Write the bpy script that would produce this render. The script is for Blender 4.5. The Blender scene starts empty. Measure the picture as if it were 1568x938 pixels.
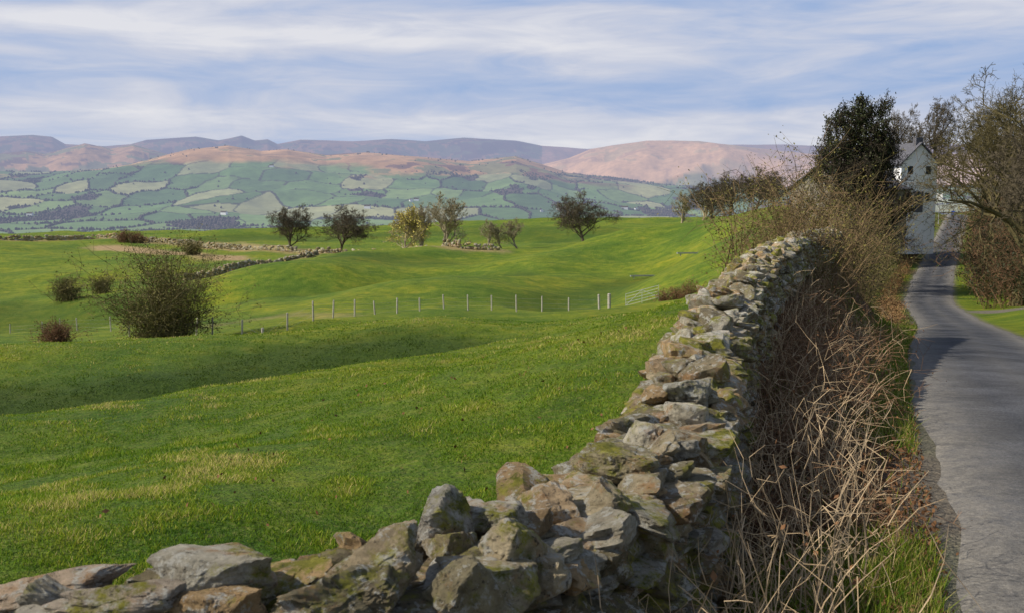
import bpy, math, numpy as np
from mathutils import Vector
rng=np.random.default_rng(7)
F=1525.0; CX=784.0; CY=469.0
PITCH=math.atan((CY-290)/F); CP,SP=math.cos(PITCH),math.sin(PITCH)
def P(u,v,d):
    a=np.asarray(u,float)-CX; b=-(np.asarray(v,float)-CY)
    y=F*CP+b*SP; z=b*CP-F*SP
    return np.array([a/y*d, d+0*a, z/y*d])
# ---------- noise -----------
def _h(i,j,k,s):
    n=(i*374761393+j*668265263+k*1274126177+s*974634777)&0xffffffff
    n=((n^(n>>13))*1274126177)&0xffffffff
    n=n^(n>>16)
    return (n&0xffffff)/float(0xffffff)*2-1
def vn3(x,y,z,s=0):
    x=np.asarray(x,float);y=np.asarray(y,float);z=np.asarray(z,float)+0*x
    i=np.floor(x).astype(np.int64);j=np.floor(y).astype(np.int64);k=np.floor(z).astype(np.int64)
    fx=x-i;fy=y-j;fz=z-k
    fx=fx*fx*(3-2*fx);fy=fy*fy*(3-2*fy);fz=fz*fz*(3-2*fz)
    r=0
    for a in (0,1):
        for b in (0,1):
            for c in (0,1):
                r=r+_h(i+a,j+b,k+c,s)*(fx if a else 1-fx)*(fy if b else 1-fy)*(fz if c else 1-fz)
    return r
def vn2(x,y,s=0):
    x=np.asarray(x,float);y=np.asarray(y,float)
    i=np.floor(x).astype(np.int64);j=np.floor(y).astype(np.int64)
    fx=x-i;fy=y-j
    fx=fx*fx*(3-2*fx);fy=fy*fy*(3-2*fy)
    return (_h(i,j,0*i,s)*(1-fx)*(1-fy)+_h(i+1,j,0*i,s)*fx*(1-fy)+_h(i,j+1,0*i,s)*(1-fx)*fy+_h(i+1,j+1,0*i,s)*fx*fy)
def fbm2(x,y,o=4,s=0):
    r=0;a=1.0;t=0
    for k in range(o):
        r=r+a*vn2(x*2**k+k*17.3,y*2**k-k*9.1,s+k);t+=a;a*=.5
    return r/t
def sst(x): 
    x=np.clip(x,0,1); return x*x*(3-2*x)
# ---------- mesh helper ----------
COL=bpy.context.scene.collection
def mesh(name,V,Fc,mat=None,col=None,smooth=False):
    V=np.ascontiguousarray(V,dtype=np.float32);Fc=np.ascontiguousarray(Fc,dtype=np.int32)
    me=bpy.data.meshes.new(name)
    n,k=Fc.shape
    me.vertices.add(len(V));me.vertices.foreach_set('co',V.ravel())
    me.loops.add(n*k);me.loops.foreach_set('vertex_index',Fc.ravel())
    me.polygons.add(n);me.polygons.foreach_set('loop_start',np.arange(0,n*k,k,dtype=np.int32))
    try: me.polygons.foreach_set('loop_total',np.full(n,k,dtype=np.int32))
    except Exception: pass
    me.polygons.foreach_set('use_smooth',np.full(n,smooth,dtype=bool))
    me.update(calc_edges=True); me.validate()
    if col is not None:
        at=me.color_attributes.new('Col','FLOAT_COLOR','POINT')
        c=np.ones((len(V),4),dtype=np.float32);c[:,:col.shape[1]]=col
        at.data.foreach_set('color',c.ravel())
    if mat: me.materials.append(mat)
    return me
def obj(name,me,parent=None,loc=(0,0,0),rz=0,sc=1):
    o=bpy.data.objects.new(name,me);COL.objects.link(o);o.location=loc;o.rotation_euler=(0,0,rz)
    o.scale=(sc,sc,sc) if np.isscalar(sc) else sc
    if parent: o.parent=parent
    return o
def mobj(name,V,Fc,mat=None,col=None,smooth=False,parent=None):
    return obj(name,mesh(name,V,Fc,mat,col,smooth),parent)
# ---------- material helpers ----------
def newmat(name):
    m=bpy.data.materials.new(name);m.use_nodes=True
    nt=m.node_tree;b=nt.nodes['Principled BSDF'];b.inputs['Roughness'].default_value=.9
    b.inputs['Specular IOR Level'].default_value=.2
    return m,nt,b
def N(nt,t,**k):
    n=nt.nodes.new(t)
    for a,b in k.items(): setattr(n,a,b)
    return n
def noise(nt,scale,detail=6,rough=.6,vec=None):
    n=N(nt,'ShaderNodeTexNoise');n.inputs['Scale'].default_value=scale;n.inputs['Detail'].default_value=detail;n.inputs['Roughness'].default_value=rough
    if vec is not None: nt.links.new(vec,n.inputs['Vector'])
    return n.outputs['Fac']
def ramp(nt,fac,stops):
    r=N(nt,'ShaderNodeValToRGB');e=r.color_ramp.elements
    while len(e)<len(stops): e.new(.5)
    for q,(p,c) in zip(e,stops):
        q.position=p;q.color=(c,c,c,1) if np.isscalar(c) else (*c,1)
    nt.links.new(fac,r.inputs['Fac']);return r.outputs['Color']
def mix(nt,fac,a,b,mode='MIX'):
    m=N(nt,'ShaderNodeMix',data_type='RGBA',blend_type=mode)
    for i,x in ((0,fac),(6,a),(7,b)):
        if isinstance(x,(int,float)): m.inputs[i].default_value=x
        elif isinstance(x,tuple): m.inputs[i].default_value=(*x,1)
        else: nt.links.new(x,m.inputs[i])
    return m.outputs[2]
def math_(nt,op,a,b=0.0,clamp=False):
    m=N(nt,'ShaderNodeMath',operation=op);m.use_clamp=clamp
    for i,x in ((0,a),(1,b)):
        if isinstance(x,(int,float)): m.inputs[i].default_value=x
        else: nt.links.new(x,m.inputs[i])
    return m.outputs[0]
def bump(nt,b,h,strength,dist):
    n=N(nt,'ShaderNodeBump');n.inputs['Strength'].default_value=strength;n.inputs['Distance'].default_value=dist
    nt.links.new(h,n.inputs['Height']);nt.links.new(n.outputs[0],b.inputs['Normal'])
def pos(nt): return N(nt,'ShaderNodeNewGeometry').outputs['Position']
def vscale(nt,v,s):
    m=N(nt,'ShaderNodeVectorMath',operation='MULTIPLY');nt.links.new(v,m.inputs[0]);m.inputs[1].default_value=s;return m.outputs[0]
def simple(name,a,b,scale=5,rough=.9,bs=0,usecol=False):
    m,nt,p=newmat(name);v=pos(nt);f=noise(nt,scale,5,.65,v)
    c=ramp(nt,f,[(.3,a),(.7,b)])
    nt.links.new(c,p.inputs['Base Color']);p.inputs['Roughness'].default_value=rough
    if bs: bump(nt,p,f,bs,.05)
    return m
# ---------- road definition ----------
rY=np.array([-25,0,4.2,8.2,14,22,37,50,66,82,100,150,165,200,260.])
rX=np.array([-10,.45,2.1,3.6,5.85,9.0,15.4,20.5,26.2,33.2,41.6,65.2,72,88,116.])
rZ=np.array([-1.35,-1.6,-1.8,-2.25,-2.85,-3.6,-5.2,-6.5,-7.5,-7.4,-6.7,-4.2,-4.1,-5.5,-9])
dy=np.arange(-25,260,.25)
def sm(a,w=16):
    k=np.hanning(2*w+1);k/=k.sum();p=np.pad(a,w,mode='reflect',reflect_type='odd');return np.convolve(p,k,'valid')
HALF=1.5
dX=sm(np.interp(dy,rY,rX),24)+1.55; dZ=sm(np.interp(dy,rY,rZ),20)
CA,SA=math.cos(.395),math.sin(.395)
def road_lat(x,y):
    xc=np.interp(y,dy,dX);l=(x-xc)*CA;yf=y+(x-xc)*SA*CA
    return l,np.interp(yf,dy,dZ),yf
# ---------- field wall centreline (top) ----------
wp=[(-700,1060,2.55),(-420,1030,2.4),(-150,990,2.3),(130,945,2.25),(400,915,2.42),(665,862,2.75),(860,782,3.4),(985,700,4.3),(1040,618,5.4),(1068,540,7.0),(1106,456,9.5),(1166,390,15),(1227,358,22),(1275,352,28)]
wall=np.array([P(*w) for w in wp])
# ---------- TPS terrain ----------
cp=[]
for k,w in enumerate(wall):
    cp.append((w[0],w[1],w[2]-1.12))
for Y,X,Z in zip(rY[2:-2],rX[2:-2],rZ[2:-2]):
    cp.append((X-.3,Y,Z+.05)); cp.append((X+4.5+Y*.02,Y,Z+.25))
for q in [(0,900,5),(-300,880,5.2),(300,800,6.3),(0,750,8.5),(500,720,8.5),(900,600,11),(0,668,14),(-300,690,14),(400,612,17),(700,560,20),(1000,500,25),
 (0,628,24),(-300,640,24),(0,563,40),(-300,570,40),(0,530,62),(0,505,88),(-400,500,90),(400,523,52),(400,572,30),(700,488,64),(700,522,38),(950,467,76),(1040,455,72),(950,492,45),
 (1150,400,75),(1180,350,95),(1220,338,108),(1180,326,140),(0,450,122),(100,456,115),(300,430,130),(500,440,105),(500,402,150),(800,440,92),(800,404,140),(700,400,152),
 (1000,412,110),(1000,378,140),(890,376,170),(445,384,180),(0,368,212),(-300,368,215),(200,371,205),(400,352,262),(600,348,280),(800,340,285),(1000,334,265),(1100,347,150),
 (1250,318,140),(1350,306,150),(1600,300,150),(1380,322,118),(1700,330,100),(1900,400,60),(255,522,57),
 (0,385,400),(400,366,400),(800,354,400),(1200,346,400),(1500,346,400)]:
    cp.append(tuple(P(*q)))
cp=np.array(cp)
def rt(x,y):
    r=np.sqrt(x*x+y*y);th=np.clip(np.arctan2(x,y),-.85,.85);return np.maximum(r,3.0),th
def coords(x,y):
    r,th=rt(x,y);return np.stack([th*1.6,np.log(r)],-1),r
A,rr=coords(cp[:,0],cp[:,1]);q=cp[:,2]/rr
def U(d2): return np.where(d2>1e-12,d2*np.log(d2+1e-12),0)
n=len(A);D2=((A[:,None]-A[None])**2).sum(-1);K=U(D2)+np.eye(n)*2e-4
Pm=np.c_[np.ones(n),A];L=np.zeros((n+3,n+3));L[:n,:n]=K;L[:n,n:]=Pm;L[n:,:n]=Pm.T
W=np.linalg.solve(L,np.r_[q,0,0,0])
def Htps(x,y):
    x=np.asarray(x,float);y=np.asarray(y,float);sh=x.shape
    c,r=coords(x.ravel(),y.ravel());out=W[n]+c@W[n+1:]
    for i in range(n): out=out+W[i]*U(((c-A[i])**2).sum(-1))
    return (out*r).reshape(sh)
def dpoly(x,y,pts):
    d=np.full(np.shape(x),1e9)
    for a,b in zip(pts[:-1],pts[1:]):
        a=a[:2];b=b[:2]
        t=np.clip(((x-a[0])*(b[0]-a[0])+(y-a[1])*(b[1]-a[1]))/((b-a)**2).sum(),0,1)
        d=np.minimum(d,np.hypot(x-a[0]-t*(b[0]-a[0]),y-a[1]-t*(b[1]-a[1])))
    return d
def PL(l): return np.array([P(*q) for q in l])
RIDG=[(PL([(-300,690,12.5),(0,668,14),(300,625,17),(560,580,21),(800,540,25)]),2.2,.40),
      (PL([(-300,640,20),(0,640,20.5),(300,600,24),(620,562,28)]),2.8,-1.3),
      (PL([(-300,605,33),(0,600,33),(300,575,35),(620,545,38)]),4.5,1.0),
      (PL([(-200,548,50),(200,545,50),(500,518,54),(900,490,54)]),5,-1.0),
      (PL([(500,505,60),(800,485,64),(980,470,66)]),5,.8),
      (PL([(440,420,118),(560,395,140),(640,392,150)]),9,2.3),
      (PL([(330,445,105),(520,440,106),(700,425,112)]),7,-2.0),
      (PL([(640,440,95),(800,418,120),(960,392,140)]),9,1.7),
      (PL([(850,455,84),(1000,425,105)]),6,-1.2),
      (PL([(1020,362,132),(1130,345,120),(1190,338,112)]),10,1.2),
      (PL([(0,430,135),(120,425,138),(230,420,140)]),8,1.1),
      (PL([(0,470,104),(160,470,102)]),8,-1.8),
      (PL([(400,354,240),(700,348,250),(1000,338,240)]),16,1.0)]
# bands where ground and blades are coloured a darker green
DARK_GREEN=[(PL([(-300,640,23),(0,628,24.5),(300,595,27),(520,572,30),(620,562,31)]),3.6,1.0),
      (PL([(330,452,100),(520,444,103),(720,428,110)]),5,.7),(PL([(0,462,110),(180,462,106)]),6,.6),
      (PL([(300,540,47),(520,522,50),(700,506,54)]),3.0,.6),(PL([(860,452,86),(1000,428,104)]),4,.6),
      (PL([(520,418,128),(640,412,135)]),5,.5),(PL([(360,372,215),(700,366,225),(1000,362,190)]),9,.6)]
def dark_green(x,y):
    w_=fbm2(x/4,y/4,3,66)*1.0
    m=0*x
    for pl,wd0,am in DARK_GREEN: m=np.maximum(m,am*sst(1.7-dpoly(x,y,pl)/wd0+w_*.5))
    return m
def H(x,y):
    x=np.asarray(x,float);y=np.asarray(y,float)
    z=Htps(x,y)
    r=np.sqrt(x*x+y*y)
    for pl,wd0,am in RIDG: z=z+am*np.exp(-(dpoly(x,y,pl)/wd0)**2)
    z=z+fbm2(x/14,y/14,3,3)*.6*sst((r-12)/40)+fbm2(x/38,y/38,2,4)*1.1*sst((r-45)/60)+fbm2(x/1.1,y/1.1,2,5)*.045+fbm2(x/4,y/4,2,9)*.18*sst((r-5)/8)
    l,zr,yf=road_lat(x,y)
    w=sst((np.abs(l)-HALF-.15)/(1.2+np.clip(yf,0,100)*.04))
    return (1-w)*(zr-.035)+w*z
lane=np.array([[27.5,57.],[33,55.5],[42,55.5],[60,60]])
def lane_mask(x,y): return dpoly(x,y,lane)
fw1=PL([(-60,372,205),(150,366,215),(300,378,200),(420,389,180),(490,384,172),(570,382,170),(640,392,158),(700,402,150),(760,398,150)])
fw2=PL([(285,432,125),(360,412,140),(430,400,155),(485,386,170)])
dryp=PL([(160,374,195),(260,386,180),(355,402,165)])
dryp2=PL([(230,366,215),(330,374,205),(450,388,182)])
thin=PL([(330,488,75),(450,480,78),(560,488,68)])
def wallx(y): return np.interp(y,wall[3:,1],wall[3:,0])
def masks(x,y):
    l,zr,yf=road_lat(x,y)
    nz=fbm2(x/2.2,y/2.2,4,31)
    dry=np.maximum(sst(1.5-dpoly(x,y,dryp)/3.6+nz*.5),sst(1.1-dpoly(x,y,dryp2)/4+nz*.8)*.8)
    dry=np.maximum(dry,sst(1.3-dpoly(x,y,fw1)/2.8+nz*.6)*.75)
    dry=np.maximum(dry,sst(1.2-dpoly(x,y,fw2)/1.8+nz*.6)*.6)
    dry=np.maximum(dry,sst(1.-dpoly(x,y,thin)/2.+nz*.8)*.35)
    ledge=l+HALF
    verge=(y>-5)*(y<34)*(x>wallx(y)-.35)*(l<0)
    green=sst((nz+.15+sst((ledge+1.6)/1.2)*sst((y-7)/7)*1.0)*2)
    brown=verge*(1-.8*green)
    brown=np.maximum(brown,(y>34)*(l<-HALF)*sst(1.3+(l+HALF)/4)*sst(.6+nz*1.4)*.8*(y<170))
    lane_=sst((2.0-lane_mask(x,y)+nz*.5)/.8)*(l>0)
    edge=sst(1-np.abs(np.abs(l)-HALF)/.45)*(np.abs(l)<HALF+.5)
    lane_=np.maximum(lane_,edge*.8)
    return dry,brown,lane_
th=np.radians(np.r_[np.arange(-180,-38,2.0),np.arange(-38,38,.12),np.arange(38,181,2.0)])
r=np.r_[.05,.4,np.exp(np.arange(0,math.log(430),.0118))]
R,T=np.meshgrid(r,th,indexing='ij');X=R*np.sin(T);Y=R*np.cos(T);Z=H(X,Y)
def grid(nr,nc):
    i=np.arange(nr-1)[:,None]*nc+np.arange(nc-1)[None];i=i.ravel()
    return np.stack([i,i+nc,i+nc+1,i+1],-1)[:,::-1]
dm,bm,lm=masks(X,Y);dk=dark_green(X,Y)
gm,nt,b=newmat('grass_ground')
v=pos(nt)
g1=ramp(nt,noise(nt,.9,8,.72,v),[(.30,(.07,.128,.006)),(.5,(.135,.208,.010)),(.70,(.25,.265,.025))])
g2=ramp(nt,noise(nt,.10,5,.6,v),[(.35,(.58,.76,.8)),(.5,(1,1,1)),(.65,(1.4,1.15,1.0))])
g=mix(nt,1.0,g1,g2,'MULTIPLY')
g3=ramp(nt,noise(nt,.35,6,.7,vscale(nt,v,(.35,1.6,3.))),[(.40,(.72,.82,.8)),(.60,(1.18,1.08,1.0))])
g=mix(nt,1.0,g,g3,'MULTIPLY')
fine=noise(nt,11,5,.8,v)
g=mix(nt,ramp(nt,fine,[(.50,0.0),(.70,.6)]),g,(.30,.28,.075))
g=mix(nt,ramp(nt,noise(nt,26,3,.8,v),[(.32,.6),(.47,0.0)]),g,(.022,.045,.004))
at=N(nt,'ShaderNodeAttribute',attribute_name='Col');sp=N(nt,'ShaderNodeSeparateColor');nt.links.new(at.outputs['Color'],sp.inputs[0])
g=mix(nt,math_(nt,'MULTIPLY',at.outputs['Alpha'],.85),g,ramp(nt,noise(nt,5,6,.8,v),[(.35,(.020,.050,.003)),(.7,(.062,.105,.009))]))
tan=ramp(nt,noise(nt,1.5,8,.75,v),[(.3,(.20,.13,.055)),(.7,(.56,.41,.22))])
g=mix(nt,sp.outputs[0],g,tan)
br=ramp(nt,noise(nt,22,6,.8,v),[(.3,(.03,.018,.010)),(.5,(.11,.065,.034)),(.62,(.20,.125,.07)),(.75,(.34,.25,.14))])
g=mix(nt,sp.outputs[1],g,br)
gv=ramp(nt,noise(nt,25,6,.8,v),[(.3,(.10,.085,.065)),(.7,(.30,.27,.21))])
g=mix(nt,sp.outputs[2],g,gv)
nt.links.new(g,b.inputs['Base Color'])
hh=math_(nt,'ADD',noise(nt,9,5,.7,v),noise(nt,1.6,5,.7,v))
bump(nt,b,hh,1.0,.15)
ground=mobj('ground',np.stack([X,Y,Z],-1).reshape(-1,3),grid(*X.shape),gm,np.stack([dm,bm,lm,dk],-1).reshape(-1,4),True)
# road
am,nt,b=newmat('asphalt');v=pos(nt)
c=ramp(nt,noise(nt,38,6,.85,v),[(.36,(.035,.037,.044)),(.5,(.08,.083,.092)),(.64,(.16,.16,.165))])
at=N(nt,'ShaderNodeAttribute',attribute_name='Col')
sp=N(nt,'ShaderNodeSeparateColor');nt.links.new(at.outputs['Color'],sp.inputs[0])
pt=ramp(nt,noise(nt,.9,7,.7,v),[(.42,.75),(.60,1.2)]);c=mix(nt,1.0,c,pt,'MULTIPLY')
c=mix(nt,math_(nt,'MULTIPLY',sp.outputs[0],ramp(nt,noise(nt,6,8,.8,v),[(.35,.25),(.6,1.0)])),c,ramp(nt,noise(nt,45,5,.85,v),[(.35,(.16,.145,.12)),(.65,(.38,.35,.30))]))
nt.links.new(c,b.inputs['Base Color']);b.inputs['Roughness'].default_value=.9
bump(nt,b,noise(nt,60,4,.85,v),.8,.015)
ys=np.arange(-15,235,.3);xc=np.interp(ys,dy,dX);zc=np.interp(ys,dy,dZ)
lt=np.array([-1.72,-1.55,-1.3,-1.0,-.6,-.3,0,.3,.6,1.0,1.3,1.55,1.72])
lx=xc[:,None]+lt*CA+ (fbm2(ys[:,None]/1.3+lt*0,lt*0+np.sign(lt)*5,3,77)*.16*(np.abs(lt)>1.35));ly=ys[:,None]-lt*SA
lz=np.interp(ly+ (lx-np.interp(ly,dy,dX))*SA*CA,dy,dZ)+np.array([-.12,-.03,0,.01,.02,.025,.03,.025,.02,.01,0,-.03,-.12])[None]
rc=np.clip((np.abs(lt)-.8)/.6,0,1)[None]+0*lx+.2*np.exp(-(lt/.25)**2)[None]
mobj('road',np.stack([lx,ly,lz],-1).reshape(-1,3),grid(*lx.shape)[:,::-1],am,np.stack([rc,rc,rc],-1).reshape(-1,3),True)

# ---------- far hills ----------
def prof(pts,d,dv=0):
    a=np.array(pts,float);p=P(a[:,0],a[:,1]+dv,d);thp=np.arctan2(p[0],p[1]);return thp,p[2]
RA=prof([(-500,250),(-100,262),(60,266),(150,262),(200,255),(240,245),(290,232),(350,226),(400,233),(440,230),(500,238),(560,234),(640,239),(720,246),(790,239),(830,251),(870,264),(940,272),(1040,284),(1140,288),(1500,285)],5600,1)
RB=prof([(-400,240),(0,242),(40,237),(70,241),(130,225),(170,232),(205,226),(260,240),(500,250),(830,252),(870,243),(905,229),(940,223),(990,217),(1070,218),(1140,227),(1200,235),(1300,245),(1500,240)],8200,0)
RC=prof([(-500,225),(0,216),(50,213),(80,215),(100,225),(160,227),(200,224),(225,217),(300,212),(335,217),(350,214),(370,209),(390,216),(410,214),(425,221),(460,214),(540,216),(600,212),(650,215),(710,209),(790,214),(830,222),(900,227),(960,222),(1200,222),(1300,228),(1500,225)],11500,2)
def HF(x,y):
    r=np.sqrt(x*x+y*y);t=np.arctan2(x,y)
    base=np.interp(r,[300,600,1500,2500,3200,14000],[-25,-45,-95,-115,-112,-60])
    nz=fbm2(x/420,y/420,5,41);ng=1-np.abs(fbm2(x/900,y/900,4,51))*2
    z=base+fbm2(x/330,y/330,4,43)*20*sst((r-2400)/800)
    for (tp,zp),D,w0,w1,am_ in ((RA,5600,2600,1500,30),(RB,8200,2000,1800,55),(RC,11500,2400,3000,40)):
        wob=fbm2(x/1500,y/1500,3,61)*350
        k=(r+wob*np.clip(np.abs(r-D)/600,0,1)-D)
        s=np.where(k<0,sst(1+k/w0),1-.8*sst(k/w1))
        top=np.interp(t,tp,zp)
        hz=(top-base)*s
        bumpy=s*(1-s)*4
        z=np.maximum(z,base+hz+bumpy*(nz*am_*1.3+ (ng-.6)*am_*1.3)+ s*nz*5)
    return z
tf=np.radians(np.r_[np.arange(-75,-33,1.0),np.arange(-33,33,.06),np.arange(33,76,1.0)])
rf=np.r_[np.linspace(300,2500,24)[:-1],np.linspace(2500,6400,330)[:-1],np.linspace(6400,13500,170)]
R,T=np.meshgrid(rf,tf,indexing='ij');X=R*np.sin(T);Y=R*np.cos(T);Z=HF(X,Y)
def fields(x,y,cell=170.):
    wx=x+fbm2(x/500,y/500,2,71)*120;wy=y*1.0+fbm2(x/500,y/500,2,72)*120
    wx=wx/cell;wy=wy/(cell*1.6)
    i=np.floor(wx).astype(np.int64);j=np.floor(wy).astype(np.int64)
    f1=np.full(x.shape,9.);f2=f1.copy();idv=np.zeros(x.shape)
    for a in (-1,0,1):
        for b in (-1,0,1):
            px=i+a+.5+.42*_h(i+a,j+b,0*i,1);py=j+b+.5+.42*_h(i+a,j+b,0*i,2)
            d=np.maximum(np.abs(wx-px),np.abs(wy-py))*.6+.4*np.hypot(wx-px,wy-py)
            hh=_h(i+a,j+b,0*i,3)
            nb=d<f1
            f2=np.where(nb,f1,np.minimum(f2,d));idv=np.where(nb,hh,idv);f1=np.where(nb,d,f1)
    return idv,(f2-f1)*cell
idv,ed=fields(X,Y)
id2=(idv*7.3)%1
gA=np.array([.12,.20,.06]);gB=np.array([.17,.25,.08]);gC=np.array([.29,.30,.14]);gD=np.array([.085,.15,.05])
t=((idv+1)/2)[...,None]
c=np.where(t<.38,gA,np.where(t<.66,gB,np.where(t<.80,gC,gD)))*(.85+.3*id2[...,None])
nz=fbm2(X/600,Y/600,5,81);nz2=fbm2(X/120,Y/120,4,83)
c=c*(1+.25*nz[...,None]*np.array([1.4,1,.8]))
hn=fbm2(X/300,Y/300,3,84)
hedge=((ed<6.5)&(R<6500)&(hn>-.4))[...,None]
c=np.where(hedge,np.array([.045,.05,.028]),c)
def woodm(x,y,r):
    th_=np.arctan2(x,y)
    return fbm2(x/300,y/450,4,91)+.10*sst((-.1-th_)*3)-.2*sst((r-5200)/700)
wd=woodm(X,Y,R)
c=np.where((wd>.36)[...,None],np.array([.075,.055,.045])*(1+.5*nz2[...,None]),c)
moor=sst((Z-50+nz*130)/40)*(R>4200)
moor=np.maximum(moor,sst((R-6600)/500)*sst((Z+40+nz*60)/60))
mc=np.array([.46,.26,.12])*(1+.7*nz2[...,None])
mc=np.where((nz2+nz>.20)[...,None],np.array([.21,.19,.085]),mc);mc=np.where((nz-nz2>.34)[...,None],np.array([.17,.09,.06]),mc)
pk=((R>7000)&(T>.03))[...,None];mc=np.where(pk,mc*.5+np.array([.62,.38,.23])*.64,mc)
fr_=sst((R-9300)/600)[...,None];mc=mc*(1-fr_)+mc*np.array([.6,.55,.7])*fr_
c=c*(1-moor[...,None])+mc*moor[...,None]
def haze_mat(name,attr=True,base=(.05,.05,.03)):
    m,nt,b=newmat(name);v=pos(nt)
    if attr:
        at=N(nt,'ShaderNodeAttribute',attribute_name='Col');cc=at.outputs['Color']
        cc=mix(nt,1.0,cc,ramp(nt,noise(nt,.02,5,.7,v),[(.3,.8),(.7,1.2)]),'MULTIPLY')
    else: cc=ramp(nt,noise(nt,.01,3,.6,v),[(.3,base),(.7,tuple(1.9*q for q in base))])
    nt.links.new(cc,b.inputs['Base Color'])
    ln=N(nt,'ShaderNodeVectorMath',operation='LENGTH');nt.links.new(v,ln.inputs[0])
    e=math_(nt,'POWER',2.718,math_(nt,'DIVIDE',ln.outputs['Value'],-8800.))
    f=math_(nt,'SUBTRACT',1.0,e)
    em=N(nt,'ShaderNodeEmission');em.inputs[0].default_value=(.335,.39,.565,1)  # air haze painted into the material: bluish glow growing with distance from origin
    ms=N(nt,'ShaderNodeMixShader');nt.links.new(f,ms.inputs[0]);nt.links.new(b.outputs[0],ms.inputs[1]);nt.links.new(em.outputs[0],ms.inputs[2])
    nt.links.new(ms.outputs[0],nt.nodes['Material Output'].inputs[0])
    return m
mobj('distant_hills',np.stack([X,Y,Z],-1).reshape(-1,3),grid(*X.shape),haze_mat('hazed_hill_land'),c.reshape(-1,3),True)
k=420000
tt=rng.uniform(-.6,.6,k);r_=rng.uniform(2500,6300,k);x=r_*np.sin(tt);y=r_*np.cos(tt)
_,ed=fields(x,y);w_=woodm(x,y,r_);zz=HF(x,y)
dens=fbm2(x/350,y/350,3,95)
keep=((ed<4.5)&(dens>-.15)&(rng.random(k)<.85))|((w_>.35)&(rng.random(k)<.18))|(rng.random(k)<.002)
keep&=~((zz>85)&(rng.random(k)<.95))
x,y,zz=x[keep][:34000],y[keep][:34000],zz[keep][:34000]
def blobs(C,S):
    o=np.array([[1,0,0],[-1,0,0],[0,1,0],[0,-1,0],[0,0,1],[0,0,-1.]]);f=np.array([[0,2,4],[2,1,4],[1,3,4],[3,0,4],[2,0,5],[1,2,5],[3,1,5],[0,3,5]])
    n=len(C);V=C[:,None]+o[None]*S[:,None]*rng.uniform(.6,1.25,(n,6,1))
    return V.reshape(-1,3),(f[None]+np.arange(n)[:,None,None]*6).reshape(-1,3)
s=rng.uniform(2.4,5.8,len(x));V,Fc=blobs(np.stack([x,y,zz+s*.6],-1),np.stack([s*1.05,s*1.05,s],-1))
mobj('distant_woodland',V,Fc,haze_mat('hazed_far_trees',False,(.050,.043,.028)),None,False)

# ---------- tubes ----------
def tubes(P0,P1,R0,R1,sides=3):
    P0=np.asarray(P0);P1=np.asarray(P1);R0=np.asarray(R0);R1=np.asarray(R1)
    d=P1-P0;d=d/(np.linalg.norm(d,axis=1,keepdims=True)+1e-9)
    a=np.where(np.abs(d[:,2:3])<.9,np.array([[0,0,1.]]),np.array([[1.,0,0]]))
    u=np.cross(d,a);u/=np.linalg.norm(u,axis=1,keepdims=True)+1e-9;w=np.cross(d,u)
    an=np.arange(sides)*2*np.pi/sides
    ring=u[:,None]*np.cos(an)[None,:,None]+w[:,None]*np.sin(an)[None,:,None]
    V=np.concatenate([P0[:,None]+ring*R0[:,None,None],P1[:,None]+ring*R1[:,None,None]],1)
    n=len(P0);i=np.arange(sides);j=(i+1)%sides
    f=np.stack([i,j,j+sides,i+sides],-1)
    return V.reshape(-1,3),(f[None]+np.arange(n)[:,None,None]*2*sides).reshape(-1,4)
def join(parts):
    V=[];Fc=[];o=0
    for v,f in parts: V.append(v);Fc.append(f+o);o+=len(v)
    return np.concatenate(V),np.concatenate(Fc)
def unit(a): return a/(np.linalg.norm(a,axis=-1,keepdims=True)+1e-9)
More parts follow.
